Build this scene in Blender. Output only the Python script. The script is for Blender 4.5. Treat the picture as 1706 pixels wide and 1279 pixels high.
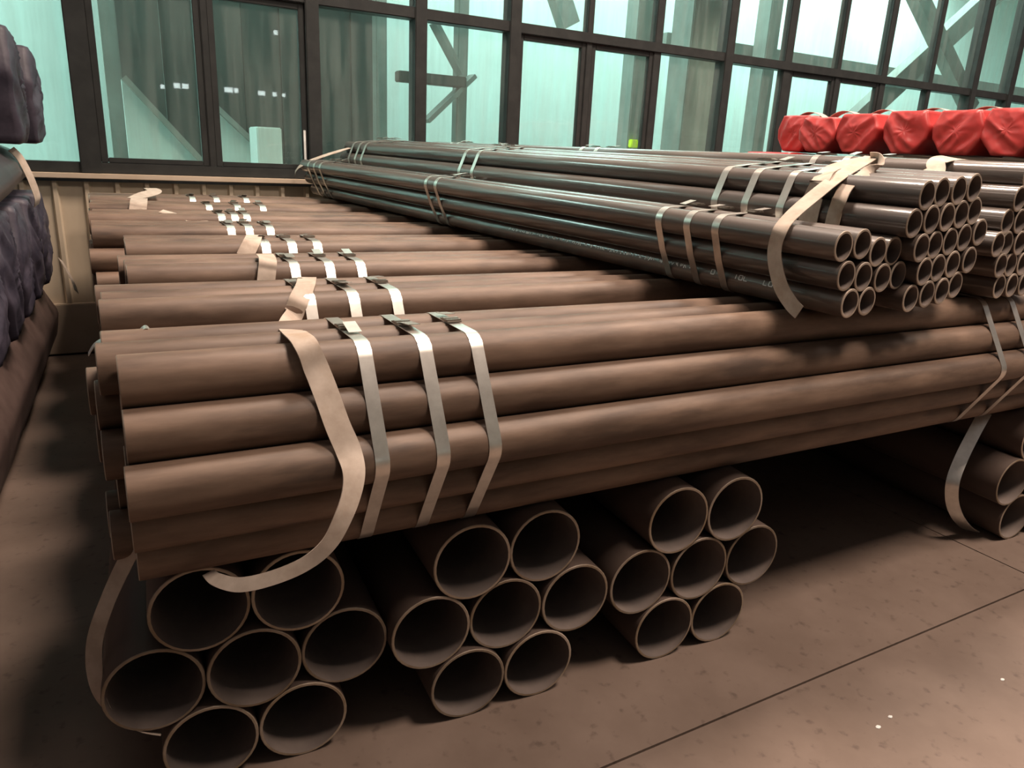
import bpy, bmesh, math, random
from mathutils import Vector, Matrix, noise
random.seed(7)
for o in list(bpy.data.objects): bpy.data.objects.remove(o)
S = bpy.context.scene
C = S.collection

# ------------------------------------------------------------------ camera
W, H = 1706, 1279
F, YAW, PITCH, ROLL = 1231.0, .5144, -.2987, .049
CAM = Vector((0, -1.535, 1.511))
_f = Vector((math.sin(YAW)*math.cos(PITCH), math.cos(YAW)*math.cos(PITCH), math.sin(PITCH)))
_r = Vector((math.cos(YAW), -math.sin(YAW), 0)); _u = _r.cross(_f)
R_ = math.cos(ROLL)*_r + math.sin(ROLL)*_u; U_ = -math.sin(ROLL)*_r + math.cos(ROLL)*_u
cd = bpy.data.cameras.new('camera'); cam = bpy.data.objects.new('camera', cd); C.objects.link(cam)
cd.sensor_width = 36; cd.lens = F/W*36; cd.clip_start = .02
M = Matrix((R_, U_, -_f)).transposed().to_4x4(); M.translation = CAM; cam.matrix_world = M
S.camera = cam

def plane_at(px, n, c):
    """world point where the line of sight of a photo pixel meets the plane n.p = c"""
    d = _f + R_*((px[0]-W/2)/F) - U_*((px[1]-H/2)/F); n = Vector(n)
    return CAM + d*((c-n.dot(CAM))/n.dot(d))
def at_y(px, y): return plane_at(px, (0, 1, 0), y)
def at_z(px, z): return plane_at(px, (0, 0, 1), z)
def at_x(px, x): return plane_at(px, (1, 0, 0), x)

# ------------------------------------------------------------------ light
wd = bpy.data.worlds.new('world'); S.world = wd; wd.use_nodes = True
bg = wd.node_tree.nodes['Background']; bg.inputs[0].default_value = (1, .88, .82, 1); bg.inputs[1].default_value = .20
def area(name, loc, size, power, col, rot=(0, 0, 0), size_y=None, spread=180):
    l = bpy.data.lights.new(name, 'AREA'); l.energy = power; l.color = col; l.size = size; l.spread = math.radians(spread)
    if size_y: l.shape = 'RECTANGLE'; l.size_y = size_y
    o = bpy.data.objects.new(name, l); C.objects.link(o); o.location = loc; o.rotation_euler = rot
    return o
WARM = (1, .81, .67)
for i, (x, y) in enumerate([(-3.4, 2.4), (2.0, 2.0), (5.2, 2.0), (8.6, 2.2), (3.0, -1.7), (7.4, -1.6)]):
    area('high_bay_lamp', (x, y, 6.5), 1.2, (40, 235, 220, 230, 235, 130)[i], WARM, spread=130)
COOL = (.75, 1, .96)
for i, (x, y, p) in enumerate([(-3.0, 6.8, 370), (1.6, 5.6, 60), (4.6, 7.2, 170), (7.6, 7.2, 130), (10.6, 7.2, 170), (13.6, 7.2, 190)]):
    area('hall_lamp', (x, y, 5.1), 2.4, p, COOL)
vs = S.view_settings
vs.view_transform = 'Standard'; vs.look = 'None'; vs.exposure = 0; vs.gamma = 1; vs.use_curve_mapping = False

# ------------------------------------------------------------------ materials
def mat(name, col, rough=.6, metal=0, var=.0, nscale=8, ncol=None, namt=.5, bump=0, stretch=None, spec=.5, coat=0, rnd=0, coords='Object', nscale2=None, ncol2=None):
    m = bpy.data.materials.new(name); m.use_nodes = True
    nt = m.node_tree; N = nt.nodes; L = nt.links; b = N['Principled BSDF']
    b.inputs['Roughness'].default_value = rough; b.inputs['Metallic'].default_value = metal
    b.inputs['Specular IOR Level'].default_value = spec; b.inputs['Coat Weight'].default_value = coat
    b.inputs['Coat Roughness'].default_value = .12
    tc = N.new('ShaderNodeTexCoord'); mp = N.new('ShaderNodeMapping'); L.new(tc.outputs[coords], mp.inputs[0])
    if stretch: mp.inputs['Scale'].default_value = stretch
    if rnd or coords == 'Object':
        oi = N.new('ShaderNodeObjectInfo'); mul = N.new('ShaderNodeVectorMath'); mul.operation = 'SCALE'
        cmb = N.new('ShaderNodeCombineXYZ')
        for k in range(3): L.new(oi.outputs['Random'], cmb.inputs[k])
        L.new(cmb.outputs[0], mul.inputs[0]); mul.inputs['Scale'].default_value = 37.0
        L.new(mul.outputs[0], mp.inputs['Location'])
    nz = N.new('ShaderNodeTexNoise'); nz.inputs['Scale'].default_value = nscale; nz.inputs['Detail'].default_value = 6
    nz.inputs['Roughness'].default_value = .62
    L.new(mp.outputs[0], nz.inputs['Vector'])
    rp = N.new('ShaderNodeValToRGB'); rp.color_ramp.elements[0].position = .36; rp.color_ramp.elements[1].position = .68
    L.new(nz.outputs[0], rp.inputs[0])
    rp.color_ramp.elements[0].color = (*col, 1); rp.color_ramp.elements[1].color = (*(ncol or [c*(1+namt) for c in col]), 1)
    out = rp.outputs[0]
    if ncol2:
        n2 = N.new('ShaderNodeTexNoise'); n2.inputs['Scale'].default_value = nscale2; n2.inputs['Detail'].default_value = 4
        L.new(mp.outputs[0], n2.inputs['Vector'])
        r2 = N.new('ShaderNodeValToRGB'); r2.color_ramp.elements[0].position = .60; r2.color_ramp.elements[1].position = .72
        r2.color_ramp.elements[0].color = (0, 0, 0, 1); r2.color_ramp.elements[1].color = (.7, .7, .7, 1)
        L.new(n2.outputs[0], r2.inputs[0])
        mx = N.new('ShaderNodeMixRGB'); L.new(r2.outputs[0], mx.inputs[0]); L.new(out, mx.inputs[1]); mx.inputs[2].default_value = (*ncol2, 1)
        out = mx.outputs[0]
    if rnd:
        hs = N.new('ShaderNodeHueSaturation'); mr = N.new('ShaderNodeMapRange')
        mr.inputs['To Min'].default_value = 1-rnd; mr.inputs['To Max'].default_value = 1+rnd
        L.new(oi.outputs['Random'], mr.inputs[0]); L.new(mr.outputs[0], hs.inputs['Value']); L.new(out, hs.inputs['Color']); out = hs.outputs[0]
    L.new(out, b.inputs['Base Color'])
    if bump:
        bp = N.new('ShaderNodeBump'); bp.inputs['Strength'].default_value = bump; bp.inputs['Distance'].default_value = .01
        L.new(nz.outputs[0], bp.inputs['Height']); L.new(bp.outputs[0], b.inputs['Normal'])
    return m
MT = {}
MT['mid'] = mat('brown_mill_steel', (.092, .058, .041), .5, nscale=13, ncol=(.215, .143, .103), stretch=(1, 1, .2), rnd=.10, spec=.3, nscale2=17, ncol2=(.062, .043, .035), bump=.06)
MT['big'] = mat('dark_mill_steel', (.075, .052, .043), .5, nscale=4, ncol=(.12, .085, .07), stretch=(1, 1, .2), rnd=.12, spec=.45, bump=.03)
MT['top'] = mat('varnished_steel', (.055, .040, .033), .5, nscale=11, ncol=(.115, .082, .065), stretch=(1, 1, .12), rnd=.12, spec=.5, coat=.9, nscale2=9, ncol2=(.06, .048, .045))
MT['inner'] = mat('inner_mill_scale', (.13, .105, .095), .75, nscale=6, ncol=(.19, .15, .13), spec=.2)
MT['rim'] = mat('cut_steel_edge', (.30, .235, .18), .45, .3, nscale=14, ncol=(.46, .38, .31), rnd=.15)
MT['rimbig'] = mat('rusty_cut_edge', (.23, .165, .105), .5, .2, nscale=8, ncol=(.38, .31, .25), rnd=.3)
MT['strap'] = mat('galvanised_strap', (.62, .58, .53), .30, .85, nscale=18, ncol=(.78, .74, .68))
MT['strapdark'] = mat('strap_seal', (.22, .19, .16), .35, .8, nscale=18, ncol=(.34, .3, .26))
MT['sling'] = mat('webbing', (.40, .32, .26), .85, nscale=14, ncol=(.55, .46, .39), spec=.2, nscale2=9, ncol2=(.38, .27, .19))
MT['slinggrey'] = mat('grey_webbing', (.30, .29, .28), .75, nscale=14, ncol=(.46, .45, .44), spec=.2)
MT['red'] = mat('red_plastic', (.35, .026, .025), .36, nscale=5, ncol=(.45, .045, .042), spec=.5, bump=.1)
MT['black'] = mat('black_coating', (.008, .008, .011), .35, nscale=6, ncol=(.016, .016, .02), spec=.6)
MT['navy'] = mat('dark_wrap', (.034, .030, .046), .5, nscale=9, ncol=(.075, .064, .088), spec=.4, bump=.2)
MT['brownwrap'] = mat('brown_wrap', (.075, .048, .042), .55, nscale=6, ncol=(.12, .08, .07), spec=.35, bump=.15)
MT['darkround'] = mat('dark_bare_wrap', (.035, .03, .036), .4, nscale=5, ncol=(.06, .05, .055))
MT['white'] = mat('white_paint', (.62, .62, .6), .6)
MT['frame'] = mat('brown_aluminium', (.026, .028, .028), .42, .1, nscale=9, ncol=(.038, .040, .039), spec=.5)
MT['cream'] = mat('cream_sheet', (.56, .46, .34), .5, nscale=3, ncol=(.66, .56, .43), stretch=(1, 1, .3))
MT['sill'] = mat('cream_trim', (.55, .44, .33), .5, nscale=5, ncol=(.62, .51, .4))
MT['flash'] = mat('blue_flashing', (.07, .09, .11), .5)
MT['floor'] = mat('concrete', (.150, .106, .083), .6, nscale=2.6, ncol=(.195, .142, .114), nscale2=24, ncol2=(.09, .062, .049), bump=.05, coords='Generated', spec=.35)
nt = MT['floor'].node_tree
for n in nt.nodes:
    if n.type == 'TEX_COORD': tcf = n
for n in nt.nodes:
    if n.type == 'MAPPING':
        geo = nt.nodes.new('ShaderNodeNewGeometry'); nt.links.new(geo.outputs['Position'], n.inputs[0])
MT['hall'] = mat('pale_green_wall', (.66, .77, .73), .7, nscale=.8, ncol=(.76, .86, .82))
MT['halldark'] = mat('dark_hall_panel', (.055, .062, .055), .7, nscale=2, ncol=(.075, .085, .075))
MT['hallmid'] = mat('grey_green_steel', (.24, .26, .235), .6, nscale=3, ncol=(.3, .33, .3))
MT['hallfloor'] = mat('hall_floor', (.3, .36, .33), .7)
MT['yellow'] = mat('yellow_paint', (.75, .85, .02), .5)
# dusty glass
g = bpy.data.materials.new('dusty_glass'); g.use_nodes = True; nt = g.node_tree; nt.nodes.clear()
out = nt.nodes.new('ShaderNodeOutputMaterial'); tr = nt.nodes.new('ShaderNodeBsdfTransparent'); tr.inputs[0].default_value = (.89, .95, .93, 1)
gl = nt.nodes.new('ShaderNodeBsdfGlossy'); gl.inputs['Roughness'].default_value = .02
df = nt.nodes.new('ShaderNodeBsdfDiffuse'); df.inputs[0].default_value = (.5, .55, .52, 1)
lw = nt.nodes.new('ShaderNodeLayerWeight'); lw.inputs[0].default_value = .5
pw = nt.nodes.new('ShaderNodeMath'); pw.operation = 'POWER'; pw.inputs[1].default_value = 5
fr = nt.nodes.new('ShaderNodeMapRange'); fr.inputs[3].default_value = .035; fr.inputs[4].default_value = .8
nt.links.new(lw.outputs['Facing'], pw.inputs[0]); nt.links.new(pw.outputs[0], fr.inputs[0])
m1 = nt.nodes.new('ShaderNodeMixShader'); m2 = nt.nodes.new('ShaderNodeMixShader')
tc = nt.nodes.new('ShaderNodeNewGeometry'); mp = nt.nodes.new('ShaderNodeMapping'); mp.inputs['Scale'].default_value = (9, 1, .7)
nz = nt.nodes.new('ShaderNodeTexNoise'); nz.inputs['Scale'].default_value = 1.6; nz.inputs['Detail'].default_value = 5
rp = nt.nodes.new('ShaderNodeMapRange'); rp.inputs[1].default_value = .35; rp.inputs[2].default_value = .75; rp.inputs[3].default_value = .02; rp.inputs[4].default_value = .13
L = nt.links
L.new(tc.outputs['Position'], mp.inputs[0]); L.new(mp.outputs[0], nz.inputs['Vector']); L.new(nz.outputs[0], rp.inputs[0])
L.new(rp.outputs[0], m1.inputs[0]); L.new(tr.outputs[0], m1.inputs[1]); L.new(df.outputs[0], m1.inputs[2])
L.new(fr.outputs[0], m2.inputs[0]); L.new(m1.outputs[0], m2.inputs[1]); L.new(gl.outputs[0], m2.inputs[2]); L.new(m2.outputs[0], out.inputs[0])
MT['glass'] = g

# ------------------------------------------------------------------ helpers
def link(name, me, parent=None, mats=()):
    o = bpy.data.objects.new(name, me); C.objects.link(o)
    if parent is not None: o.parent = parent
    if me is not None:
        for m in mats:
            if len(me.materials) < len(mats): me.materials.append(m)
    return o
def tag(o, label, cat, group=None):
    o['label'] = label; o['category'] = cat
    if group: o['group'] = group
    return o
def structure(o): o['kind'] = 'structure'; return o
def empty(name, loc=(0, 0, 0)):
    o = bpy.data.objects.new(name, None); C.objects.link(o); o.location = loc; o.empty_display_size = .1
    return o
def mesh_from(bm, name, smooth=True):
    me = bpy.data.meshes.new(name); bm.normal_update(); bm.to_mesh(me); bm.free()
    if smooth:
        for p in me.polygons: p.use_smooth = True
    return me
def box_mesh(name, sx, sy, sz, bevel=.0, org=(0, 0, 0)):
    bm = bmesh.new(); bmesh.ops.create_cube(bm, size=1)
    for v in bm.verts: v.co = Vector((v.co.x*sx+org[0], v.co.y*sy+org[1], v.co.z*sz+org[2]))
    if bevel: bmesh.ops.bevel(bm, geom=bm.edges[:], offset=bevel, segments=2, affect='EDGES')
    return mesh_from(bm, name, False)
def box(name, lo, hi, m, parent=None, bevel=0):
    lo = Vector(lo); hi = Vector(hi); c = (lo+hi)/2; s = hi-lo
    o = link(name, box_mesh(name, s.x, s.y, s.z, bevel), parent, (m,)); o.location = c
    return o
def pipe_mesh(name, d, L, t, seg=36):
    """hollow open pipe from z=0 to z=L with small chamfered lips"""
    bm = bmesh.new(); r = d/2; ch = t*.25
    prof = [(r-ch, 0, 0), (r, ch, 1), (r, L-ch, 0), (r-ch, L, 0), (r-t, L, 1), (r-t, 0, 2)]
    rings = []
    for (rr, z, _) in prof:
        rings.append([bm.verts.new((rr*math.cos(2*math.pi*k/seg), rr*math.sin(2*math.pi*k/seg), z)) for k in range(seg)])
    mi = [1, 0, 1, 1, 2, 1]
    for a in range(6):
        A, B = rings[a], rings[(a+1) % 6]
        for k in range(seg):
            f = bm.faces.new((A[k], A[(k+1) % seg], B[(k+1) % seg], B[k])); f.material_index = mi[a]
    bmesh.ops.recalc_face_normals(bm, faces=bm.faces[:])
    me = mesh_from(bm, name)
    try: me.set_sharp_from_angle(angle=math.radians(40))
    except Exception: pass
    return me
def rot_to(axis):
    return Vector((0, 0, 1)).rotation_difference(Vector(axis).normalized()).to_matrix()

def resample(pts, nrm, n):
    P = [Vector(p) for p in pts]; Q = [Vector(q).normalized() for q in nrm]
    o, on = [], []
    m = len(P)
    for i in range(m-1):
        p0 = P[max(i-1, 0)]; p1 = P[i]; p2 = P[i+1]; p3 = P[min(i+2, m-1)]
        for k in range(n):
            t = k/n
            o.append(.5*((2*p1)+(p2-p0)*t+(2*p0-5*p1+4*p2-p3)*t*t+(3*p1-p0-3*p2+p3)*t**3))
            on.append(Q[i].lerp(Q[i+1], t).normalized())
    o.append(P[-1]); on.append(Q[-1])
    return o, on
def ribbon_mesh(name, pts, nrm, w, th, closed=False, widths=None, n=6, smooth=True, fixed=None):
    if smooth and not closed: P, Q = resample(pts, nrm, n)
    else: P, Q = [Vector(p) for p in pts], [Vector(q).normalized() for q in nrm]
    bm = bmesh.new(); rows = []; m = len(P)
    for i in range(m):
        a = P[(i-1) % m] if closed or i > 0 else P[i]; b = P[(i+1) % m] if closed or i < m-1 else P[i]
        t = (b-a).normalized(); s = Vector(fixed).normalized() if fixed is not None else t.cross(Q[i]).normalized()
        nn = s.cross(t).normalized()
        if nn.dot(Q[i]) < 0: nn = -nn
        h = w/2
        if widths: q_ = i/(m-1)*(len(widths)-1); j_ = min(int(q_), len(widths)-2); h = (widths[j_]+(widths[j_+1]-widths[j_])*(q_-j_))/2
        rows.append([bm.verts.new(P[i]+s*h*sx+nn*(th*sz)) for sx, sz in ((-1, 0), (1, 0), (1, 1), (-1, 1))])
    rng = range(m) if closed else range(m-1)
    for i in rng:
        A, B = rows[i], rows[(i+1) % m]
        for k in range(4): bm.faces.new((A[k], A[(k+1) % 4], B[(k+1) % 4], B[k]))
    if not closed:
        bm.faces.new(rows[0]); bm.faces.new(rows[-1][::-1])
    bmesh.ops.recalc_face_normals(bm, faces=bm.faces[:])
    me = mesh_from(bm, name)
    try: me.set_sharp_from_angle(angle=math.radians(50))
    except Exception: pass
    return me
def hull2(points):
    P = sorted(set((round(a, 6), round(b, 6)) for a, b in points))
    def half(P):
        h = []
        for p in P:
            while len(h) > 1 and (h[-1][0]-h[-2][0])*(p[1]-h[-2][1])-(h[-1][1]-h[-2][1])*(p[0]-h[-2][0]) <= 0: h.pop()
            h.append(p)
        return h
    a = half(P); b = half(P[::-1])
    return a[:-1]+b[:-1]
def hull_loop(centers, r, seg=28):
    pts = []
    for cx, cy in centers:
        for k in range(seg): pts.append((cx+r*math.cos(2*math.pi*k/seg), cy+r*math.sin(2*math.pi*k/seg)))
    return hull2(pts)

class Frame:
    """bundle frame: origin O, axis A (pipe direction), side direction X, up Z; maps (u, v, s) -> world"""
    def __init__(s, O, A, up=(0, 0, 1)):
        s.O = Vector(O); s.A = Vector(A).normalized(); s.X = s.A.cross(Vector(up)).normalized(); s.Z = s.X.cross(s.A).normalized()
    def w(s, u, v, t): return s.O + s.X*u + s.Z*v + s.A*t

RIBBON_T = .0012
def bundle(name, label, cat, O, A, centers, d, t, Ls, mats, starts, straps=(), strap_w=.032, group=None, seg=36, buckle_u=None):
    fr = Frame(O, A); root = empty(name, O); tag(root, label, cat, group)
    me = pipe_mesh('pipe', d, Ls, t, seg)
    for m in mats: me.materials.append(m)
    Rm = rot_to(fr.A).to_4x4()
    for i, (u, v) in enumerate(centers):
        o = link('pipe', me, root); Mx = Rm.copy() @ Matrix.Rotation(random.uniform(0, 6.28), 4, 'Z'); Mx.translation = fr.w(u, v, starts[i]) - root.location
        o.matrix_local = Mx
    for k, s in enumerate(straps):
        skew = 0
        if isinstance(s, tuple): s, skew = s
        lp = hull_loop(centers, d/2+.0006)
        cu = sum(p[0] for p in lp)/len(lp); cv = sum(p[1] for p in lp)/len(lp)
        pts = [fr.w(u, v, s+skew*(v-cv)) - root.location for u, v in lp]
        nr = [fr.X*(u-cu)+fr.Z*(v-cv) for u, v in lp]
        sm = ribbon_mesh('steel_strap', pts, nr, strap_w, RIBBON_T, closed=True, fixed=fr.A)
        so = link('steel_strap', sm, root, (MT['strap'],))
        # seal clip and bent tail on the top face
        top = max(p[1] for p in lp); ub = buckle_u if buckle_u is not None else cu
        bm = bmesh.new()
        c = fr.w(ub, top+.003, s+skew*(top-cv)) - root.location
        def bb(cu_, cv_, cs_, su, sv, ss, tilt=0):
            r = bmesh.ops.create_cube(bm, size=1)['verts']
            for v_ in r:
                a = Vector((v_.co.x*su, v_.co.y*sv, v_.co.z*ss)); a = Vector((a.x*math.cos(tilt)-a.y*math.sin(tilt), a.x*math.sin(tilt)+a.y*math.cos(tilt), a.z))
                v_.co = c + fr.X*(cu_+a.x)+fr.Z*(cv_+a.y)+fr.A*(cs_+a.z)
        bb(0, .0022, 0, .05, .0035, strap_w*1.16)
        bb(-.004, .006, 0, .012, .003, strap_w*1.22); bb(.016, .006, 0, .006, .003, strap_w*1.22)
        bmesh.ops.recalc_face_normals(bm, faces=bm.faces[:])
        link('seal_clip', mesh_from(bm, 'seal_clip', False), so, (MT['strapdark'],))
        bm = bmesh.new(); bb(.045*random.choice((1, -1)), .010, .004, .055, .0012, strap_w*.95, random.uniform(.1, .25)*random.choice((1, 1, -1)))
        link('strap_tail', mesh_from(bm, 'strap_tail', False), so, (MT['strap'],))
    return root, fr

S3 = math.sqrt(3)/2
def hexrows(rows, d):
    out = []
    for j, n in enumerate(rows):
        for i in range(n): out.append(((i-(n-1)/2)*d, d/2+j*S3*d))
    return out

# ------------------------------------------------------------------ floor
JY, JX = -.325, 3.14
fl = structure(box('floor', (-14, -8, -.16), (18, 9.5, -.012), MT['floor']))
xs = [-14, JX-11.2, JX-5.6, JX, JX+5.6, 18]; ys = [-8, JY-4.2, JY, 4.45]
gp = .0035
for i in range(len(xs)-1):
    for j in range(len(ys)-1):
        s = box('slab', (xs[i]+gp, ys[j]+gp, -.012), (xs[i+1]-gp, ys[j+1]-gp, 0), MT['floor'], fl); s.location -= fl.location

# ------------------------------------------------------------------ window wall
WY = 4.55
wall = structure(empty('wall_back', (0, WY, 0)))
bm = bmesh.new(); prof = []; x = -5.0; k = 0
while x < 13:
    prof += [(x, 0), (x+.012, -.028), (x+.032, -.028), (x+.044, 0)]; x += .19
prof.append((13, 0))
lo = [bm.verts.new((a, b, .36)) for a, b in prof]; hi = [bm.verts.new((a, b, 1.235)) for a, b in prof]
for a in range(len(prof)-1): bm.faces.new((lo[a], lo[a+1], hi[a+1], hi[a]))
o = link('ribbed_sheet', mesh_from(bm, 'ribbed_sheet', False), wall, (MT['cream'],))
mod = o.modifiers.new('thick', 'SOLIDIFY'); mod.thickness = .004; mod.offset = 1
def wbox(name, lo, hi, m, bevel=0, par=None):
    p = par or wall; o = box(name, lo, hi, m, p, bevel); o.location -= p.location; return o
wbox('kerb', (-5, WY-.05, 0), (13, WY+.12, .36), MT['sill'], .006)
wbox('core', (-5, WY+.012, .36), (13, WY+.12, 1.24), MT['flash'])
wbox('flashing', (-5, WY-.035, 1.205), (13, WY+.06, 1.226), MT['flash'])
sl = structure(box('trim_1', (-5, WY-.075, 1.226), (13, WY+.14, 1.262), MT['sill'], None, .004))
win = structure(empty('window_1', (0, WY+.04, 1.26)))
def wx(px, py=0): return at_y((px, py), WY).x
def frame(name, lo, hi, bevel=.006): return wbox(name, lo, hi, MT['frame'], bevel, win)
ZT0, ZT1, ZTOP, ZB = 2.515, 2.60, 3.9, 1.335
frame('bottom_rail', (-5, WY-.03, 1.262), (13, WY+.09, ZB))
frame('transom', (-5, WY-.035, ZT0), (13, WY+.10, ZT1))
frame('head_rail', (-5, WY-.03, ZTOP), (13, WY+.1, ZTOP+.1))
MULL = [(wx(101), wx(139), 1), (wx(330), wx(342), 0), (wx(505), wx(528), 1), (wx(689), wx(709), 1), (wx(848), wx(867), 1), (wx(981), wx(991), 0),
        (wx(1096), wx(1109), 0), (wx(1215), wx(1229), 1), (wx(1320), wx(1333), 0), (wx(1411), wx(1418), 0), (wx(1489), wx(1499), 0), (wx(1572), wx(1579), 0), (wx(1645), wx(1654), 1)]
step = MULL[-1][1]-MULL[-3][1]
ex = [(-1.64, -1.52, 1), (-.82, -.78, 0), (-2.5, -2.42, 0), (-3.4, -3.28, 1)] + [(MULL[-1][0]+.82*q, MULL[-1][1]+.82*q, q % 2) for q in (1, 2, 3)]
mul = sorted(MULL+ex)
for a, b, big in mul:
    frame('mullion', (a, WY-(.05 if big else .02), 1.262), (b, WY+(.10 if big else .07), ZTOP))
q_ = at_y((508, 240), WY-.052)
wbox('white_strip', (q_.x-.008, WY-.054, at_y((508, 268), WY-.05).z), (q_.x+.008, WY-.0505, at_y((508, 217), WY-.05).z), MT['white'], 0, win)
# panes and opening sashes, one pane per bay and tier
SASH = {wx(139), wx(867), wx(991), wx(342), wx(1333), wx(1418)}
for i in range(len(mul)-1):
    a = mul[i][1]; b = mul[i+1][0]
    for (z0, z1, low) in ((ZB, ZT0, True), (ZT1, ZTOP, False)):
        if low and any(abs(a-s) < .002 for s in SASH):
            f = .045
            fo = frame('sash_frame', (a, WY-.01, z0), (a+f, WY+.045, z1), .004)
            frame('sash_frame', (b-f, WY-.01, z0), (b, WY+.045, z1), .004)
            frame('sash_frame', (a+f, WY-.01, z0), (b-f, WY+.045, z0+.035), .004)
            frame('sash_frame', (a+f, WY-.01, z1-f), (b-f, WY+.045, z1), .004)
            a2, b2, c2, e2 = a+f, b-f, z0+.035, z1-f
        else: a2, b2, c2, e2 = a, b, z0, z1
        wbox('pane', (a2, WY+.014, c2), (b2, WY+.020, e2), MT['glass'], 0, win)

# ------------------------------------------------------------------ hall seen through the glass
HB = 8.6
structure(box('wall_hall', (-7, HB, -.1), (18, HB+.15, 5.5), MT['hall']))
structure(box('ceiling', (-7, WY+.1, 5.3), (18, HB+.2, 5.45), MT['hall']))
structure(box('wall_left', (-7.15, WY+.1, 0), (-7, HB, 5.4), MT['hall']))
structure(box('wall_right', (18, WY+.1, 0), (18.15, HB, 5.4), MT['hall']))
structure(box('wall_upper', (-7, WY-.03, 4.0), (18, WY+.12, 5.4), MT['hall']))
fh = structure(box('trim_2', (-7, WY+.12, -.02), (18, HB, .0), MT['hallfloor']))
def hallbox(name, lo, hi, m, label, cat, group=None):
    return tag(box(name, lo, hi, m, None, .01), label, cat, group)
# dark partition behind the left panes, with a stair stringer in front of it
pd = empty('dark_partition', (1.4, 7.6, 0)); tag(pd, 'tall dark grey-green partition behind the glass beside the stair panel', 'partition')
p0 = at_y((200, 100), 7.6).x; p1 = at_y((640, 100), 7.6).x
nb = 7
for q in range(nb):
    a = p0+(p1-p0)*q/nb; b = p0+(p1-p0)*(q+1)/nb
    o = box('panel', (a, 7.58+.02*(q % 2), 0), (b-.008, 7.64+.02*(q % 2), 4.6), MT['halldark'], pd); o.location -= pd.location
# stair side panels: sloping tops
def slope_panel(px0, px1, y, label):
    a = at_y(px0, y); b = at_y(px1, y); bm = bmesh.new()
    ring = [(a.x, 0), (b.x, 0), (b.x, b.z), (a.x, a.z)]
    f = [bm.verts.new((u, y, v)) for u, v in ring]; k = [bm.verts.new((u, y+.08, v)) for u, v in ring]
    bm.faces.new(f); bm.faces.new(k[::-1])
    for q in range(4): bm.faces.new((f[q], k[q], k[(q+1) % 4], f[(q+1) % 4]))
    bmesh.ops.recalc_face_normals(bm, faces=bm.faces[:])
    for v in bm.verts: v.co -= Vector((a.x, y, 0))
    r = empty('stair_panel', (a.x, y, 0)); link('side_panel', mesh_from(bm, 'side_panel', False), r, (MT['hall'],))
    d = b-a; n = Vector((-d.z, 0, d.x)).normalized()
    link('stringer', ribbon_mesh('stringer', [Vector((0, -.02, a.z)), Vector((d.x, -.02, b.z))], [n, n], .14, .05, smooth=False, fixed=(0, 1, 0)), r, (MT['hallmid'],))
    tag(r, label, 'stair')
slope_panel((202, 132), (333, 272), 6.6, 'pale stair side with sloping stringer behind the glass next to the sill')
slope_panel((346, 172), (440, 260), 7.0, 'pale sloping stair side in front of the dark partition')
hallbox('steel_column', (at_y((168, 60), 6.9).x, 6.85, 0), (at_y((196, 60), 6.9).x, 7.05, 5.3), MT['hallmid'], 'slim grey-green column behind the glass beside the stair side', 'column')
hallbox('steel_column', (at_y((622, 60), 7.2).x, 7.1, 0), (at_y((640, 60), 7.2).x, 7.25, 5.3), MT['hallmid'], 'thin column behind the glass at the edge of the dark partition', 'column')
hallbox('steel_column', (at_y((758, 60), 7.2).x, 7.1, 0), (at_y((775, 60), 7.2).x, 7.25, 5.3), MT['hallmid'], 'thin column behind the glass with a lamp arm bracket beside it', 'column')
hallbox('steel_column', (at_y((1045, 150), 6.6).x, 6.5, 0), (at_y((1072, 150), 6.6).x, 6.75, 5.3), MT['hallmid'], 'column behind the glass with a yellow mark at its foot', 'column')
hallbox('steel_column', (at_y((1128, 100), 5.6).x, 5.4, 0), (at_y((1190, 100), 5.6).x, 5.75, 5.3), MT['hallmid'], 'broad grey column close behind the glass', 'column')
hallbox('steel_column', (at_y((1258, 150), 6.6).x, 6.5, 0), (at_y((1277, 150), 6.6).x, 6.75, 5.3), MT['hallmid'], 'column behind the glass above the red wrapped bundle ends', 'column')
hallbox('beam', (at_y((1100, 100), 6.9).x, 6.8, at_y((1235, 103), 6.9).z), (17, 7.0, at_y((1235, 75), 6.9).z), MT['hallmid'], 'long grey horizontal beam behind the glass', 'beam')
def brace(p, q, y, w, label):
    a = at_y(p, y); b = at_y(q, y); d = (b-a).normalized(); n = Vector((-d.z, 0, d.x))
    o = link('cross_brace', ribbon_mesh('cross_brace', [Vector((0, 0, 0)), b-a], [n, n], .18, w, smooth=False, fixed=(0, 1, 0)), None, (MT['hallmid'],)); o.location = a
    tag(o, label, 'brace')
brace((1690, -60), (1400, 205), 6.3, .30, 'wide steel brace rising to the right behind the glass')
brace((1500, -40), (1610, 190), 6.0, .22, 'steel brace falling to the right across the wide brace')
brace((915, -10), (935, 50), 7.4, .25, 'short grey brace leaning behind the upper glass')
brace((720, 40), (765, 125), 7.0, .05, 'thin diagonal bar above the lamp arm behind the glass')
brace((712, 205), (790, 130), 7.0, .05, 'thin diagonal bar below the lamp arm behind the glass')
hallbox('wall_bracket', (at_y((660, 130), 7.0).x, 6.9, at_y((700, 140), 7.0).z), (at_y((772, 130), 7.0).x, 7.05, at_y((700, 122), 7.0).z), MT['halldark'], 'dark horizontal arm fixed to the thin column behind the glass', 'bracket')
hallbox('floor_marker', (at_y((1051, 230), 6.45).x, 6.42, at_y((1051, 246), 6.45).z), (at_y((1062, 230), 6.45).x, 6.5, at_y((1051, 232), 6.45).z), MT['yellow'], 'small bright yellow tag on the column behind the glass', 'tag')
hallbox('white_cabinet', (at_y((425, 230), 6.3).x, 6.2, 0), (at_y((466, 230), 6.3).x, 6.6, at_y((445, 212), 6.3).z), MT['hall'], 'pale cabinet behind the glass in front of the dark partition', 'cabinet')

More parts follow.
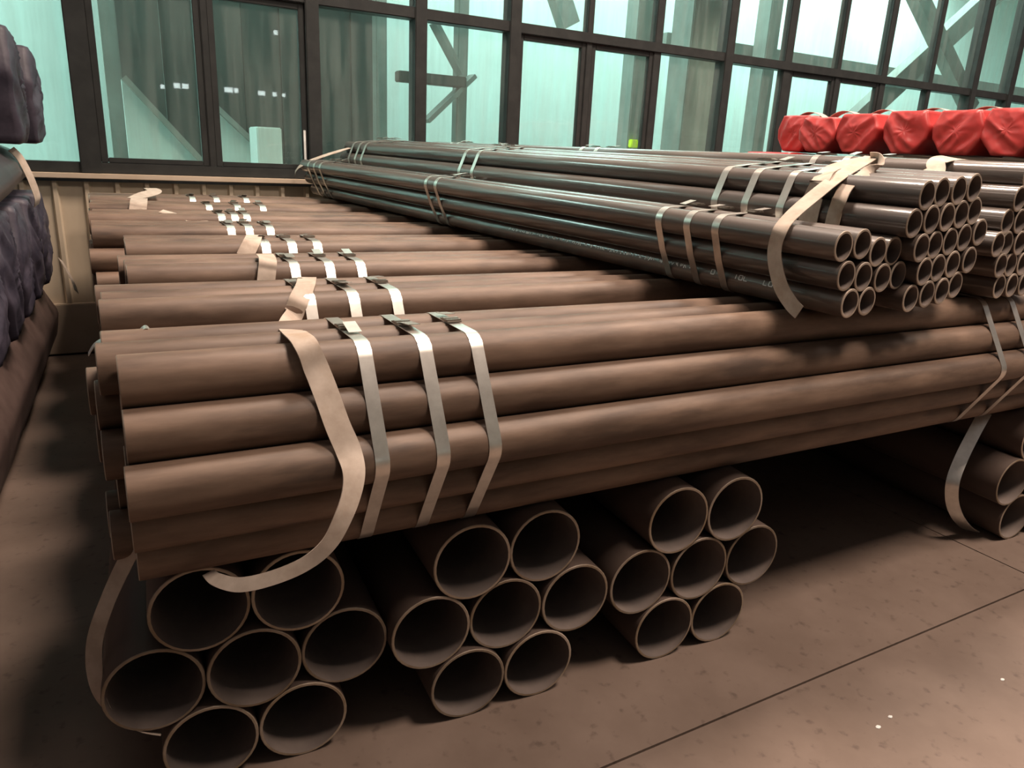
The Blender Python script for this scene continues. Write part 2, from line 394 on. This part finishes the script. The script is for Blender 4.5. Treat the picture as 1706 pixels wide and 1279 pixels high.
# ------------------------------------------------------------------ lower layer: large pipes, seven to a bundle
D = .219; PHI = -.053
AX = Vector((-math.sin(PHI), math.cos(PHI), .0136)).normalized()
hex7 = hexrows([2, 3, 2], D*1.003)
LOW = [((.2264, .0642, 0), 'bundle of seven wide pipes on the floor below the pipe ends, beige sling around it'),
       ((.8831, -.0052, 0), 'bundle of seven wide pipes on the floor between two other bundles of seven'),
       ((1.5499, -.0408, 0), 'bundle of seven wide open pipes on the floor beside the open floor gap'),
       ((3.50, -.07, 0), 'bundle of wide open pipes on the floor across the gap, steel band hanging round it')]
for i, (O, lb) in enumerate(LOW):
    st = [random.uniform(-.006, .006) for _ in hex7]
    L_ = 4.35-O[1]
    fr_O = Vector(O)
    k_ = .972 if i == 3 else 1
    bundle('large_pipe_bundle', lb, 'pipe bundle', fr_O, AX, [(u*k_, v*k_) for u, v in hex7], D*k_, .0075, L_, (MT['big'], MT['rimbig'], MT['inner']), st, straps=(), group='large pipe bundles on the floor')

# ------------------------------------------------------------------ middle layer: nineteen-pipe bundles lying crosswise
dm = .1112; P_ = .5590; YM = .0646
MAX = Vector((1, -.0082, -.0045)).normalized()
hex19 = hexrows([3, 4, 5, 4, 3], dm*1.002)
Z0 = D*(1+2*S3)+.004
XL = [.0, -.02, .055, .085, -.035, -.03, -.03, -.03]
STR = [[(605, 580), (705, 575), (790, 565)], [(515, 500), (588, 497), (658, 493)], [(490, 440), (548, 440), (600, 445)], [(442, 410), (486, 410), (528, 410)], [(385, 388), (415, 389), (450, 390)],
       [(370, 375), (392, 377), (412, 379)], [(348, 345), (396, 347), (438, 350)], [(320, 322), (360, 324), (410, 328)]]
ORD = ['eighth', 'seventh', 'sixth', 'fifth', 'fourth', 'third', 'second', 'first']
EXTRA = ['beige sling loop hanging down its front', 'a sling crossing its top', 'its left ends set back', 'its left ends set back furthest', 'behind the set-back ones', 'a twisted sling end on top', 'a folded sling on top', 'against the sill']
for b in range(8):
    yc = YM+dm+b*P_; zb = Z0+b*.0076
    O = Vector((0, yc, zb))
    st = []
    for (u, v) in hex19:
        s = XL[b]+random.uniform(-.012, .012)
        if b == 0: s = .004+(v-.3)*-.02+random.uniform(-.003, .003) if u > -.01 and v < .62 else random.uniform(-.06, -.02)
        st.append(s)
    if b == 0:   # u points to -y (A x up): front pipes flush, rear ones stick out to the left
        st = [(.004+random.uniform(-.004, .004)-(v*.02 if v < .25 else 0)) if u > .05 else random.uniform(-.06, -.02) for u, v in hex19]
    ss = []
    for px in STR[b]: ss.append((at_y(px, yc-dm*1.35).x, .0))
    ss += [(2.87, 0), (3.05, 0), (5.2, 0), (5.4, 0)]
    lb = '%s crosswise brown pipe bundle from the window wall, %s' % (ORD[b], EXTRA[b])
    bundle('pipe_bundle', lb, 'pipe bundle', O, MAX, hex19, dm, .008, 6.0, (MT['mid'], MT['rim'], MT['inner']), st, straps=ss, strap_w=.033 if b < 3 else .036, group='brown pipe bundles lying crosswise')

# ------------------------------------------------------------------ top layer: smaller pipes running towards the window
d9 = .0889
TAX = Vector((-.095, 1, .0136)).normalized()
def relax(pts, d, zmin, it=400):
    P = [list(p) for p in pts]
    for _ in range(it):
        for i in range(len(P)):
            for j in range(i):
                dx = P[i][0]-P[j][0]; dz = P[i][1]-P[j][1]; q = math.hypot(dx, dz)
                if q < d:
                    f = (d-q)/2/max(q, 1e-6)*.5
                    P[i][0] += dx*f; P[i][1] += dz*f; P[j][0] -= dx*f; P[j][1] -= dz*f
        for p in P: p[1] = max(p[1], zmin+d/2)
    return P
ZT = 1.096
EY = -.10
A_px = [(1397, 409), (1430, 409), (1460, 421), (1486, 418), (1397, 457), (1432, 457), (1468, 465), (1493, 457), (1406, 503), (1439, 501)]
B_px = [(1525, 325), (1556, 321), (1586, 318), (1616, 314), (1504, 371), (1536, 367), (1563, 364), (1594, 359), (1621, 350), (1517, 411), (1546, 405), (1575, 402), (1600, 397), (1633, 387),
        (1524, 447), (1552, 443), (1583, 438), (1614, 433), (1505, 493), (1536, 488), (1562, 484), (1591, 474)]
C_px = [(1690, 330), (1672, 368), (1650, 404), (1674, 404), (1659, 446), (1682, 446), (1660, 483), (1685, 483)]
allp = [at_y(p, EY) for p in A_px+B_px]
Pa = relax([(p.x, p.z) for p in allp], d9*1.002, ZT)
na = len(A_px)
Apts, Bpts = Pa[:na], Pa[na:]
xmax = max(p[0] for p in Pa)
Cp = [(at_y(p, EY+.06)) for p in C_px]
c0 = [(p.x, p.z) for p in Cp]
mx = min(p[0] for p in c0)
# the right bundle goes on beyond the frame: add further pipes row by row
CR = [(6, 4), (4, 4), (2, 5), (1, 4), (0, 4)]
Cpts = []
for k, (idx, n) in enumerate(CR):
    x0 = c0[idx][0]; z = ZT+d9/2+.001+k*.0775
    Cpts += [(x0+.0893*q, z) for q in range(n)]
Cpts += [(c0[0][0]+.045+.0893*q, ZT+d9/2+.001+5*.0775) for q in range(3)]
def top_bundle(name, label, pts, straps, ends, length, TAX=TAX):
    ox = sum(p[0] for p in pts)/len(pts)
    fr = Frame((ox, EY, 0), TAX)
    O = Vector((ox, EY, 0))
    # positions relative to the frame (X of the frame points to +x here)
    sg = 1 if fr.X.x > 0 else -1
    cen = [((p[0]-ox)*sg, p[1]) for p in pts]
    return bundle(name, label, 'pipe bundle', O, TAX, cen, d9, .0075, length, (MT['top'], MT['rim'], MT['inner']), ends, straps=straps, strap_w=.03, group='small pipe bundles on top of the stack', seg=32, buckle_u=None)
ea = [random.uniform(-.005, .005) for _ in Apts]; eb = [random.uniform(-.004, .004) for _ in Bpts]; ec = [.06+random.uniform(-.006, .006) for _ in Cpts]
ra, fa = top_bundle('small_pipe_bundle', 'loose low bundle of ten thin dark pipes with white stencil marks', Apts, [.70, .565, .44, 2.47, 2.36, 4.2, 4.08, 4.32], ea, 4.5)
rb, fb = top_bundle('small_pipe_bundle', 'tall bundle of thin dark pipes resting behind the low bundle with stencil marks', Bpts, [.74, .60, .45, 2.64, 2.5, 4.28, 4.16, 4.05], eb, 4.45)
rc, fc = top_bundle('small_pipe_bundle', 'bundle of thin dark pipes below the red wrapped ends, folded sling on top', Cpts, [.9, .75, .6, 2.5, 2.36, 4.1, 4.0], ec, 4.35, Vector((-.095, 1, .0045)).normalized())

# ------------------------------------------------------------------ stencil marks on the lowest pipe of the low bundle
mk = bpy.data.meshes.new('stencil_mark'); bm = bmesh.new()
pu = min(Apts[8:10], key=lambda p: p[0]); ox = sum(p[0] for p in Apts)/len(Apts)
def mark_quad(s, ang, ds, dang, w):
    # a short painted stroke on the pipe surface; s along the axis, ang measured from straight up towards -x
    R = d9/2+.0006
    def P(s_, a_): return fa.w((pu[0]-ox)*(1 if fa.X.x > 0 else -1) - R*math.sin(a_)*(1 if fa.X.x > 0 else -1), pu[1]+R*math.cos(a_), s_)
    vs_ = [P(s-w/2, ang), P(s+w/2, ang), P(s+ds+w/2, ang+dang), P(s+ds-w/2, ang+dang)]
    bm.faces.new([bm.verts.new(v-ra.location) for v in vs_])
s = .62
while s < 1.75:
    if random.random() < .8:
        for q in range(random.choice((2, 2, 3))):
            mark_quad(s+random.uniform(0, .012), math.radians(62)+random.uniform(0, .08), random.uniform(-.008, .008), random.uniform(.14, .26), .0035)
    s += random.uniform(.014, .022)
GL = {'O': [((0, 0), (0, 1)), ((0, 1), (1, 1)), ((1, 1), (1, 0)), ((1, 0), (0, 0))], 'I': [((.5, 0), (.5, 1))], 'L': [((0, 1), (0, 0)), ((0, 0), (1, 0))], 'D': [((0, 0), (0, 1)), ((0, 1), (.8, .8)), ((.8, .8), (.8, .2)), ((.8, .2), (0, 0))],
      'E': [((0, 0), (0, 1)), ((0, 1), (1, 1)), ((0, .5), (.8, .5)), ((0, 0), (1, 0))], '=': [((0, .3), (1, .3)), ((0, .7), (1, .7))]}
def glyphs(text, s0):
    for i, ch in enumerate(text):
        for (a, b) in GL.get(ch, []):
            # reading direction runs towards the open end (decreasing s)
            sA = s0-(i*1.45+a[0])*.014; sB = s0-(i*1.45+b[0])*.014
            aA = math.radians(80)-a[1]*.34; aB = math.radians(80)-b[1]*.34
            if abs(sA-sB) < .002: mark_quad(sA, aA, 0, aB-aA, .003)
            else: mark_quad((sA+sB)/2, (aA+aB)/2-.03, 0, .06, abs(sA-sB))
glyphs('=', .60); glyphs('O', .50); glyphs('IOL', .40); glyphs('LOEO', .28)
bm.to_mesh(mk); bm.free()
link('stencil_mark', mk, ra, (MT['white'],))['kind'] = 'stuff'

# ------------------------------------------------------------------ slings
def sling(label, pts, nrm, w=.05, th=.003, m='sling', n=8, group='lifting slings', name='lifting_sling', widths=None):
    P = [Vector(p) for p in pts]; o0 = P[0].copy()
    me = ribbon_mesh(name, [p-o0 for p in P], nrm, w, th, n=n, widths=widths)
    o = link(name, me, None, (MT[m],)); o.location = o0
    return tag(o, label, 'sling', group)
UP = (0, 0, 1); FN = (0, -.866, .5)
zc1 = Z0+dm/2+4*S3*dm
def onslope(px, off=.006, b=0):
    yc = YM+b*P_; n = Vector(FN); c = n.dot(Vector((0, yc, zc1+b*.0076)))+dm/2+off
    return plane_at(px, FN, c)
zt1 = Z0+dm+4*S3*dm
# the long sling over the two front bundles
sp = [at_z((512, 463), zt1+.022), at_z((508, 478), zt1+.016), at_y((498, 500), YM+P_-.045), at_y((487, 528), YM+P_-.075), at_y((481, 546), YM+2.5*dm+.02), at_z((492, 556), zt1+.008), at_z((508, 572), zt1+.008),
      onslope((526, 612)), onslope((543, 655)), onslope((562, 708)), onslope((580, 750)), at_y((589, 785), -.125), at_y((585, 822), -.15), at_y((571, 862), -.17), at_y((548, 905), -.175),
      at_y((510, 938), -.165), at_y((455, 962), -.15), at_y((400, 974), -.125), at_y((362, 966), -.08), at_y((348, 955), -.02)]
sn = [UP, (0, -.2, 1), (0, -.8, .6), (0, -1, .1), (0, -.7, .7), UP, (0, -.3, 1), FN, FN, FN, (0, -.95, .3), (0, -1, 0), (0, -1, -.1), (-.1, -1, -.1), (-.2, -1, 0), (-.3, -.9, .3), (-.2, -.8, .5), (-.1, -.8, .6), (0, -.8, .6), (0, -.8, .6)]
sling('long beige sling draped over the two outer crosswise bundles and hanging in a loop', sp, sn, .052, widths=[.055]*11+[.05, .045, .04, .034, .03, .03, .03, .028, .026])
# sling round the left seven-pipe bundle
yy = .22
sp = [at_y((226, 905), .12), at_y((205, 945), .15), at_y((180, 1000), .16), at_y((160, 1060), .16), at_y((158, 1110), .15), at_y((166, 1155), .13), at_y((190, 1190), .11), at_y((230, 1214), .09), at_y((268, 1222), .08)]
sn = [(-.6, -1, .3), (-.6, -1, .3), (-.6, -1, .2), (-.6, -1, 0), (-.6, -1, -.1), (-.6, -.9, -.4), (-.4, -.7, -.8), (-.2, -.5, -1), (0, -.5, -1)]
sling('beige sling hanging round the left side of the floor bundle below the pipe ends', sp, sn, .04, widths=[.036, .036, .034, .036, .04, .034, .024, .02, .018])
# steel bands hanging round the other floor bundles
sp = [at_y((606, 895), .55), at_y((594, 925), .5), at_y((602, 955), .48), at_y((620, 990), .46), at_y((634, 1050), .44), at_y((640, 1100), .40), at_y((655, 1130), .36), at_y((680, 1148), .34), at_y((705, 1150), .33)]
sn = [(-1, -.3, .2)]*4+[(-1, -.3, -.1), (-1, -.3, -.3), (-.6, -.3, -.8), (-.2, -.2, -1), (0, -.2, -1)]
sling('grey band hanging between the left and middle seven-pipe bundles', sp, sn, .04, m='slinggrey')
sp = [at_y((944, 826), .62), at_y((941, 840), .62), at_y((938, 860), .62), at_y((934, 890), .62)]
sling('grey band end hanging behind the top pipe of the middle floor bundle', sp, [(0, -1, 0)]*4, .035, m='slinggrey')
sp = [at_y((1642, 686), .10), at_y((1624, 718), .09), at_y((1602, 762), .07), at_y((1588, 800), .05), at_y((1586, 832), .04), at_y((1594, 858), .03), at_y((1608, 876), .03), at_y((1622, 884), .03)]
sn = [(-.8, -.7, .4), (-.8, -.7, .4), (-.9, -.6, .3), (-1, -.5, .1), (-1, -.5, -.1), (-.8, -.5, -.5), (-.5, -.4, -.8), (-.2, -.3, -1)]
sling('grey steel band hanging loosely round the floor bundle across the gap', sp, sn, .05, m='strap', n=6)

# slings at the open ends of the two left top bundles
def aside(px, off=.0, xx=None):
    x0 = min(p[0] for p in Apts)-d9/2-.004-off
    return plane_at(px, (1, .095, 0), x0+.095*EY)
def bside(px, off=.0):
    x0 = min(p[0] for p in Bpts[:9])-d9/2-.004-off
    return plane_at(px, (1, .095, 0), x0+.095*EY)
zBt = max(p[1] for p in Bpts)+d9/2
LN = (-1, -.1, .1)
q0 = at_y((1452, 262), .2); q1 = at_y((1418, 282), .17); q2 = aside((1300, 386), .004); q2.z += .006
sp = [q0, q1, q1.lerp(q2, .3)+Vector((0, -.01, .022)), q1.lerp(q2, .6)+Vector((0, -.01, .026)), q1.lerp(q2, .85)+Vector((0, 0, .016)), q2, aside((1291, 415)), aside((1293, 445)), aside((1302, 478)), aside((1318, 505)), aside((1332, 520))]
sn = [(-.5, -.2, 1), (-.5, -.3, 1), (-.5, -.3, .8), (-.5, -.3, .8), (-.6, -.2, .7), (-.9, -.2, .4), LN, LN, LN, (-1, -.2, -.1), (-1, -.2, -.2)]
sling('beige sling round the open ends of the low stencilled bundle', sp, sn, .048)
sp = [at_y((1452, 262), .22), at_y((1415, 272), .24), at_y((1385, 283), .24), bside((1367, 300), .01), bside((1357, 325)), bside((1350, 350)), bside((1345, 374)), bside((1342, 392))]
sn = [UP, (-.3, -.1, 1), (-.5, -.1, .8), (-.9, -.1, .5), LN, LN, LN, LN]
sling('wide pale sling down the side of the tall bundle of thin pipes', sp, sn, .07)
sp = [at_y((1450, 263), .2), at_y((1462, 268), .17), at_y((1460, 280), .13), at_y((1440, 293), .11), at_y((1415, 306), .10), bside((1400, 330), .01), bside((1392, 352)), bside((1386, 376)), bside((1383, 392))]
sn = [(1, 0, 1), (1, -.2, .1), (.6, -.3, -.6), (-.3, -.3, .9), (-.6, -.2, .7), LN, LN, LN, LN]
sling('grey-brown sling loop standing up over the tall bundle of thin pipes', sp, sn, .05, m='sling')
sp = [at_y((1500, 300), .18), at_y((1555, 288), .16), at_y((1560, 270), .2), at_y((1582, 264), .24), at_y((1610, 268), .28), at_y((1645, 276), .32)]
sling('folded pale sling lying on the bundle below the red wrapped ends', sp, [UP, (-.4, -.4, .8), (-.9, -.4, .3), (-.2, -.3, 1), UP, UP], .06)
# far-end sling over the top bundles
sp = [aside((492, 290), .004), aside((500, 277), .004), at_y((528, 264), 4.25), at_y((565, 252), 4.2), at_y((600, 243), 4.15), at_y((632, 240), 4.1), at_y((648, 245), 4.05)]
sling('beige sling over the far ends of the thin pipe bundles by the window', sp, [(-1, -.2, .3), (-.7, -.2, .8), (-.4, -.2, 1), (-.3, -.2, 1), (-.2, 0, 1), UP, UP], .06)
# small slings on the bundles nearer the window
def flat_sling(label, pix, w, b, lift=.012):
    z = zt1+b*.0076+lift
    sling(label, [at_z(p, z+(.01 if i % 2 else 0)) for i, p in enumerate(pix)], [UP]*len(pix), w)
sp = [at_z((441, 424), zt1+.026), at_y((446, 433), YM+2*P_-.04), at_y((445, 450), YM+2*P_-.065), at_y((443, 470), YM+2*P_-.08)]
sling('beige sling over the sixth crosswise bundle from the window wall', sp, [UP, (0, -.8, .6), FN, FN], .06)
sp = [at_z((424, 392), zt1+.036), at_y((420, 402), YM+3*P_-.03), at_y((414, 414), YM+3*P_-.065), at_y((407, 428), YM+3*P_-.085)]
sling('beige sling over the fifth crosswise bundle from the window wall', sp, [UP, (0, -.7, .7), FN, FN], .065)
sp = [at_y((268, 352), 2.9), at_y((300, 360), 2.86), at_y((330, 370), 2.8), at_y((352, 378), 2.76), at_y((366, 386), 2.72), at_y((372, 396), 2.66)]
sling('twisted beige sling end lying on the third crosswise bundle from the window wall', sp, [(.3, -.3, 1), UP, (-.2, -.4, 1), (0, -.5, .8), (0, -.6, .8), FN], .07)
sp = [at_y((232, 331), 3.50), at_y((231, 338), 3.36), at_y((230, 346), 3.33), at_y((229, 354), 3.31)]
sling('short beige sling over the second crosswise bundle from the window wall', sp, [UP, (0, -.7, .7), FN, FN], .09)
sp = [at_y((222, 331), 3.62), at_y((240, 325), 3.72), at_y((258, 319), 3.84), at_y((250, 314), 3.95)]
sling('folded beige sling tip on the bundle against the sill', sp, [UP, (0, -.5, 1), (0, -.5, 1), UP], .08)
# loose steel tail on the outer bundle's left ends
sp = [at_y((148, 590), .30), at_y((160, 573), .30), at_y((185, 562), .30), at_y((225, 557), .30), at_y((243, 545), .30), at_y((258, 556), .30), at_y((295, 555), .30), at_y((330, 556), .30)]
o = sling('loose bent steel strip sticking out over the left pipe ends', sp, [(-.7, 0, .7), (-.4, 0, .9), (-.1, 0, 1), UP, UP, UP, UP, UP], .035, .0015, 'strap', group=None, name='loose_strip')
o['category'] = 'metal strip'

# ------------------------------------------------------------------ wrapped bundles
def wrapped_mesh(name, prof, s0, s1, fold=.02, end_pull=.05, seed=0, end_lo=True, nring=7, pleats=11, crease=0):
    """plastic sleeve over a bundle: profile (u,v) polygon swept along s, gathered folds on the closed face at s0"""
    bm = bmesh.new(); n = 72; per = []
    tot = [0]
    for i in range(len(prof)):
        a = prof[i]; b = prof[(i+1) % len(prof)]; tot.append(tot[-1]+math.hypot(b[0]-a[0], b[1]-a[1]))
    for k in range(n):
        q = k/n*tot[-1]; i = max(j for j in range(len(prof)) if tot[j] <= q)
        f = (q-tot[i])/(tot[i+1]-tot[i]); a = prof[i]; b = prof[(i+1) % len(prof)]
        per.append((a[0]+(b[0]-a[0])*f, a[1]+(b[1]-a[1])*f))
    cu = sum(p[0] for p in per)/n; cv = sum(p[1] for p in per)/n
    rng = random.Random(seed); ph = rng.uniform(0, 6)
    def nz(k, s): 
        th = 2*math.pi*k/n
        return noise.noise(Vector((math.cos(th)*2.2+seed*3.1, math.sin(th)*2.2, s*4)))*fold
    rings = []
    L_ = s1-s0; back = 9
    for j in range(back+1):
        s = s1-(L_-.02)*j/back
        rings.append([(cu+(u-cu)*(1+nz(k, s)/.25*.6), cv+(v-cv)*(1+nz(k, s)/.25*.6), s+nz(k, s*2)*.3) for k, (u, v) in enumerate(per)])
    for j in range(nring):
        f = 1-(j+.35)/nring
        r = []
        for k, (u, v) in enumerate(per):
            th = 2*math.pi*k/n
            pl = math.sin(pleats*th+ph+4*f+3*noise.noise(Vector((math.cos(th), math.sin(th), seed))))*fold*.9*math.sin(math.pi*min(1, (1-f)*1.2))
            s = s0-end_pull*(1-f)**.8*.6+pl+nz(k, s0+f)*.8
            uu = cu+(u-cu)*f; vv = cv+(v-cv)*f
            if crease:
                di = uu*(.7 if seed % 2 else -.7)+vv*.7; dj = uu*.7-vv*.7*(1 if seed % 2 else -1)
                s = s0-end_pull*(1-f*f)*.5+crease*(abs(noise.noise(Vector((di*11, dj*3, seed*1.7))))-.3)*min(1, (1-f)*4+.2)+nz(k, s0+f)*.4
            r.append((uu, vv, s))
        rings.append(r)
    V = [[bm.verts.new(p) for p in r] for r in rings]
    for a in range(len(V)-1):
        for k in range(n): bm.faces.new((V[a][k], V[a][(k+1) % n], V[a+1][(k+1) % n], V[a+1][k]))
    bm.faces.new(V[-1]); bm.faces.new(V[0][::-1])
    bmesh.ops.recalc_face_normals(bm, faces=bm.faces[:])
    return bm
def wrapped(name, label, cat, O, A, prof, s0, s1, m, body=None, body_m=None, group=None, part='wrap', **kw):
    fr = Frame(O, A); root = empty(name, O); tag(root, label, cat, group)
    Mx = Matrix((fr.X, fr.Z, fr.A)).transposed().to_4x4()
    o = link(part, mesh_from(wrapped_mesh(part, prof, s0, s1, **kw), part), root, (m,)); o.matrix_local = Mx
    if body:
        pd_, cs, b0, b1 = body
        me = pipe_mesh('pipe', pd_, b1-b0, .006, 20); me.materials.append(body_m); me.materials.append(body_m); me.materials.append(body_m)
        for (u, v) in cs:
            q = link('pipe', me, root); Mp = rot_to(fr.A).to_4x4(); Mp.translation = fr.w(u, v, b0)-Vector(O); q.matrix_local = Mp
    return root, fr
def hexprof(w, h, top=.62, bot=.5, r=0):
    return [(-w/2*top, h), (-w/2*.97, h*.62), (-w/2*.9, h*.35), (-w/2*bot, 0), (w/2*bot, 0), (w/2*.9, h*.35), (w/2*.97, h*.62), (w/2*top, h)]
# red capped bundles at the right, lying along x with their wrapped ends towards the aisle
ys_ = [at_x((p, q), 5.0).y for p, q in ((1305, 222), (1360, 225), (1425, 222), (1507, 220), (1595, 217), (1680, 217))]
ys_.append(ys_[-1]-.36)
WD = ['dull red capped bundle next to the window, first of the red row', 'shiny creased red cap, second bundle of the red row from the window', 'red capped bundle end, third of the red row from the window', 'smooth taut red cap, fourth bundle of the red row from the window',
      'red cap with long diagonal folds, fifth bundle of the red row from the window', 'wide red capped bundle, sixth of the red row from the window', 'red capped bundle, seventh of the red row from the window']
ZR = 1.655
for i, y in enumerate(ys_):
    h = (.285, .255, .275, .285, .28, .285, .285)[i]; w = .365
    cs = [(0, h/2)]+[(.094*math.cos(a*math.pi/3), h/2+.094*math.sin(a*math.pi/3)) for a in range(6)]
    wrapped('red_capped_bundle', WD[i], 'pipe bundle', (5.0+(.12 if i == 0 else 0), y, ZR), (1, 0, 0), hexprof(w, h, .72, .42 if i % 2 else .5), 0, .42, MT['red'], (.092, cs, .06, 3.0), MT['black'], 'red capped bundles', 'red_cap', fold=.012, seed=i+2, end_pull=.03, pleats=4, nring=12, crease=.05)
# straps of the red row
for i, y in enumerate(ys_[:6]):
    tp = ZR+.285; p = [Vector((5.32, y+.17, tp-.05)), Vector((5.29, y+.08, tp+.004)), Vector((5.27, y-.03, tp+.03)), Vector((5.29, y-.12, tp+.006)), Vector((5.31, y-.17, tp-.05)), Vector((5.32, y-.19, tp-.13))]
    sling('pale sling arched over the %s red capped bundle from the window' % ('first', 'second', 'third', 'fourth', 'fifth', 'sixth')[i], p, [(0, .6, .8), (0, .3, 1), UP, (0, -.4, .8), (0, -.8, .5), (0, -1, .2)], .085, group='pale slings over the red row')
# black bundles under the red row, lying towards the window, the nearest one with a red wrapped far end
ZB_ = 1.145
for q in range(2):
    xc = 5.19+.66*q
    cs = hexrows([3, 4, 3], .155); cs = [(u, v) for u, v in cs]
    root, fr = wrapped('black_pipe_bundle', ('black coated bundle under the red row with a red wrapped far end', 'black coated bundle under the red row, behind the one with the red wrapped end')[q], 'pipe bundle', (xc, 3.34, ZB_), (0, -1, 0), hexprof(.6, .50, .8, .6), 0, .47, MT['red'], (.155, [(u, v) for u, v in cs], .04, 3.2), MT['black'], 'black bundles under the red row', 'red_cap', fold=.012, seed=20+q, pleats=6)

# left stack: brown wrapped bundle on the floor, dark wrapped ends, a dark round bundle and more wrapped ends above
NAX = (-1, 0, 0)
prof = hexprof(.64, .6, .66, .62)
wrapped('brown_wrapped_bundle', 'long brown wrapped bundle lying on the floor along the left aisle', 'pipe bundle', (-.60, 4.25, 0), (-.042, -1, 0), prof, 0, 6.2, MT['brownwrap'], None, None, 'left stack', 'wrap', fold=.014, seed=31, pleats=7)
wrapped('brown_wrapped_bundle', 'second long brown wrapped bundle on the floor behind the left aisle one', 'pipe bundle', (-1.4, 4.25, 0), (-.042, -1, 0), prof, 0, 6.2, MT['brownwrap'], None, None, 'left stack', 'wrap', fold=.014, seed=32, pleats=7)
NL = ['first', 'second', 'third', 'fourth', 'fifth', 'sixth', 'seventh']
for i in range(7):
    y = 3.95-.5*i
    xe = -.30-.022*i
    wrapped('dark_wrapped_bundle', 'dark purple wrapped bundle end on the brown bundles, %s from the window wall' % NL[i], 'pipe bundle', (xe, y, .618), NAX, hexprof(.52, .55, .7, .55), 0, 2.2, MT['navy'], None, None, 'dark wrapped bundles on the left stack', 'wrap', fold=.02, seed=40+i, end_pull=.05, pleats=6, nring=12, crease=.05)
wrapped('dark_round_bundle', 'dark round bundle lying across the left wrapped bundles, sling hanging from it', 'pipe bundle', (-.60, 4.2, 1.158), (0.02, -1, 0), [(.26*math.cos(a*math.pi/8), .145+.145*math.sin(a*math.pi/8)) for a in range(16)], 0, 4.8, MT['darkround'], None, None, None, 'wrap', fold=.01, seed=61, pleats=6)
for i in range(4):
    y = 3.86-.53*i
    xe = (-.245, -.30, -.62, -.8)[i]
    r, fr = wrapped('dark_wrapped_bundle', 'dark wrapped bundle end high on the left stack, %s from the window wall' % NL[i], 'pipe bundle', (xe, y, 1.452), NAX, hexprof(.54, .52 if i == 0 else .56, .66, .8), 0, 2.2, MT['navy'], None, None, 'dark wrapped bundles high on the left stack', 'wrap', fold=.02, seed=70+i, end_pull=.05, pleats=5, nring=12, crease=.06)
sp = [at_y((18, 248), 3.4), at_y((32, 262), 3.4), at_y((45, 285), 3.4), at_y((55, 308), 3.4), at_y((62, 330), 3.4), at_y((60, 342), 3.42)]
sling('beige sling hanging beside the dark round bundle of the left stack', sp, [(.8, -.6, .4)]*4+[(.9, -.5, .1), (.9, -.5, 0)], .055)
sp = [at_y((100, 432), 3.98), at_y((112, 452), 3.9), at_y((122, 472), 3.82), at_y((127, 486), 3.75)]
sling('dusty beige sling on the far end of the brown wrapped bundle', sp, [(1, -.2, .5)]*4, .04)

# ------------------------------------------------------------------ scraps on the floor
for i, (px, s) in enumerate([((1670, 1132), .006), ((1483, 1194), .006), ((1463, 1211), .007)]):
    p = at_z(px, 0); bm = bmesh.new()
    bmesh.ops.create_icosphere(bm, subdivisions=1, radius=s)
    for v in bm.verts: v.co.z = max(0, v.co.z*.5)+random.uniform(0, .001); v.co.x *= 1.5
    o = link('paint_fleck', mesh_from(bm, 'paint_fleck', False), None, (MT['white'],)); o.location = (p.x, p.y, 0)
    tag(o, 'tiny white fleck lying on the bare brown floor', 'debris', 'white flecks on the floor')

# ------------------------------------------------------------------ unseen glow panels added behind the camera to mirror as dots in the glass
em = bpy.data.materials.new('reflection_glow'); em.use_nodes = True; nt = em.node_tree; nt.nodes.clear()
e_ = nt.nodes.new('ShaderNodeEmission'); e_.inputs[0].default_value = (.9, 1, 1, 1); e_.inputs[1].default_value = 14
nt.links.new(e_.outputs[0], nt.nodes.new('ShaderNodeOutputMaterial').inputs[0])
MT['glow'] = em
structure(box('wall_front', (-14, -7.95, 0), (18, -7.8, 7), MT['hallmid']))
YL = -7.64; YV = 2*WY-YL
for i, (x0, x1, y0, y1) in enumerate([(268, 274, 141, 147), (290, 300, 139, 146), (304, 314, 140, 147), (352, 358, 145, 151), (375, 388, 146, 153), (391, 397, 147, 154), (431, 442, 152, 158), (455, 461, 154, 160), (471, 476, 156, 161), (457, 463, 51, 57)]):
    a = at_y((x0, y1), YV); b = at_y((x1, y0), YV)
    r = empty('reflection_panel', (a.x, YL, a.z))  # added glowing panel, there only for its reflection in the panes
    o = box('glass', (a.x, YL-.02, a.z), (b.x, YL, b.z), MT['glow'], r); o.location -= r.location
    o = box('housing', (a.x-.03, YL-.14, a.z-.03), (b.x+.03, YL-.022, b.z+.03), MT['frame'], r); o.location -= r.location
    tag(r, 'small unseen glow panel added behind the camera, mirrored in the dark window panes', 'lamp', 'added glow panels mirrored in the window')
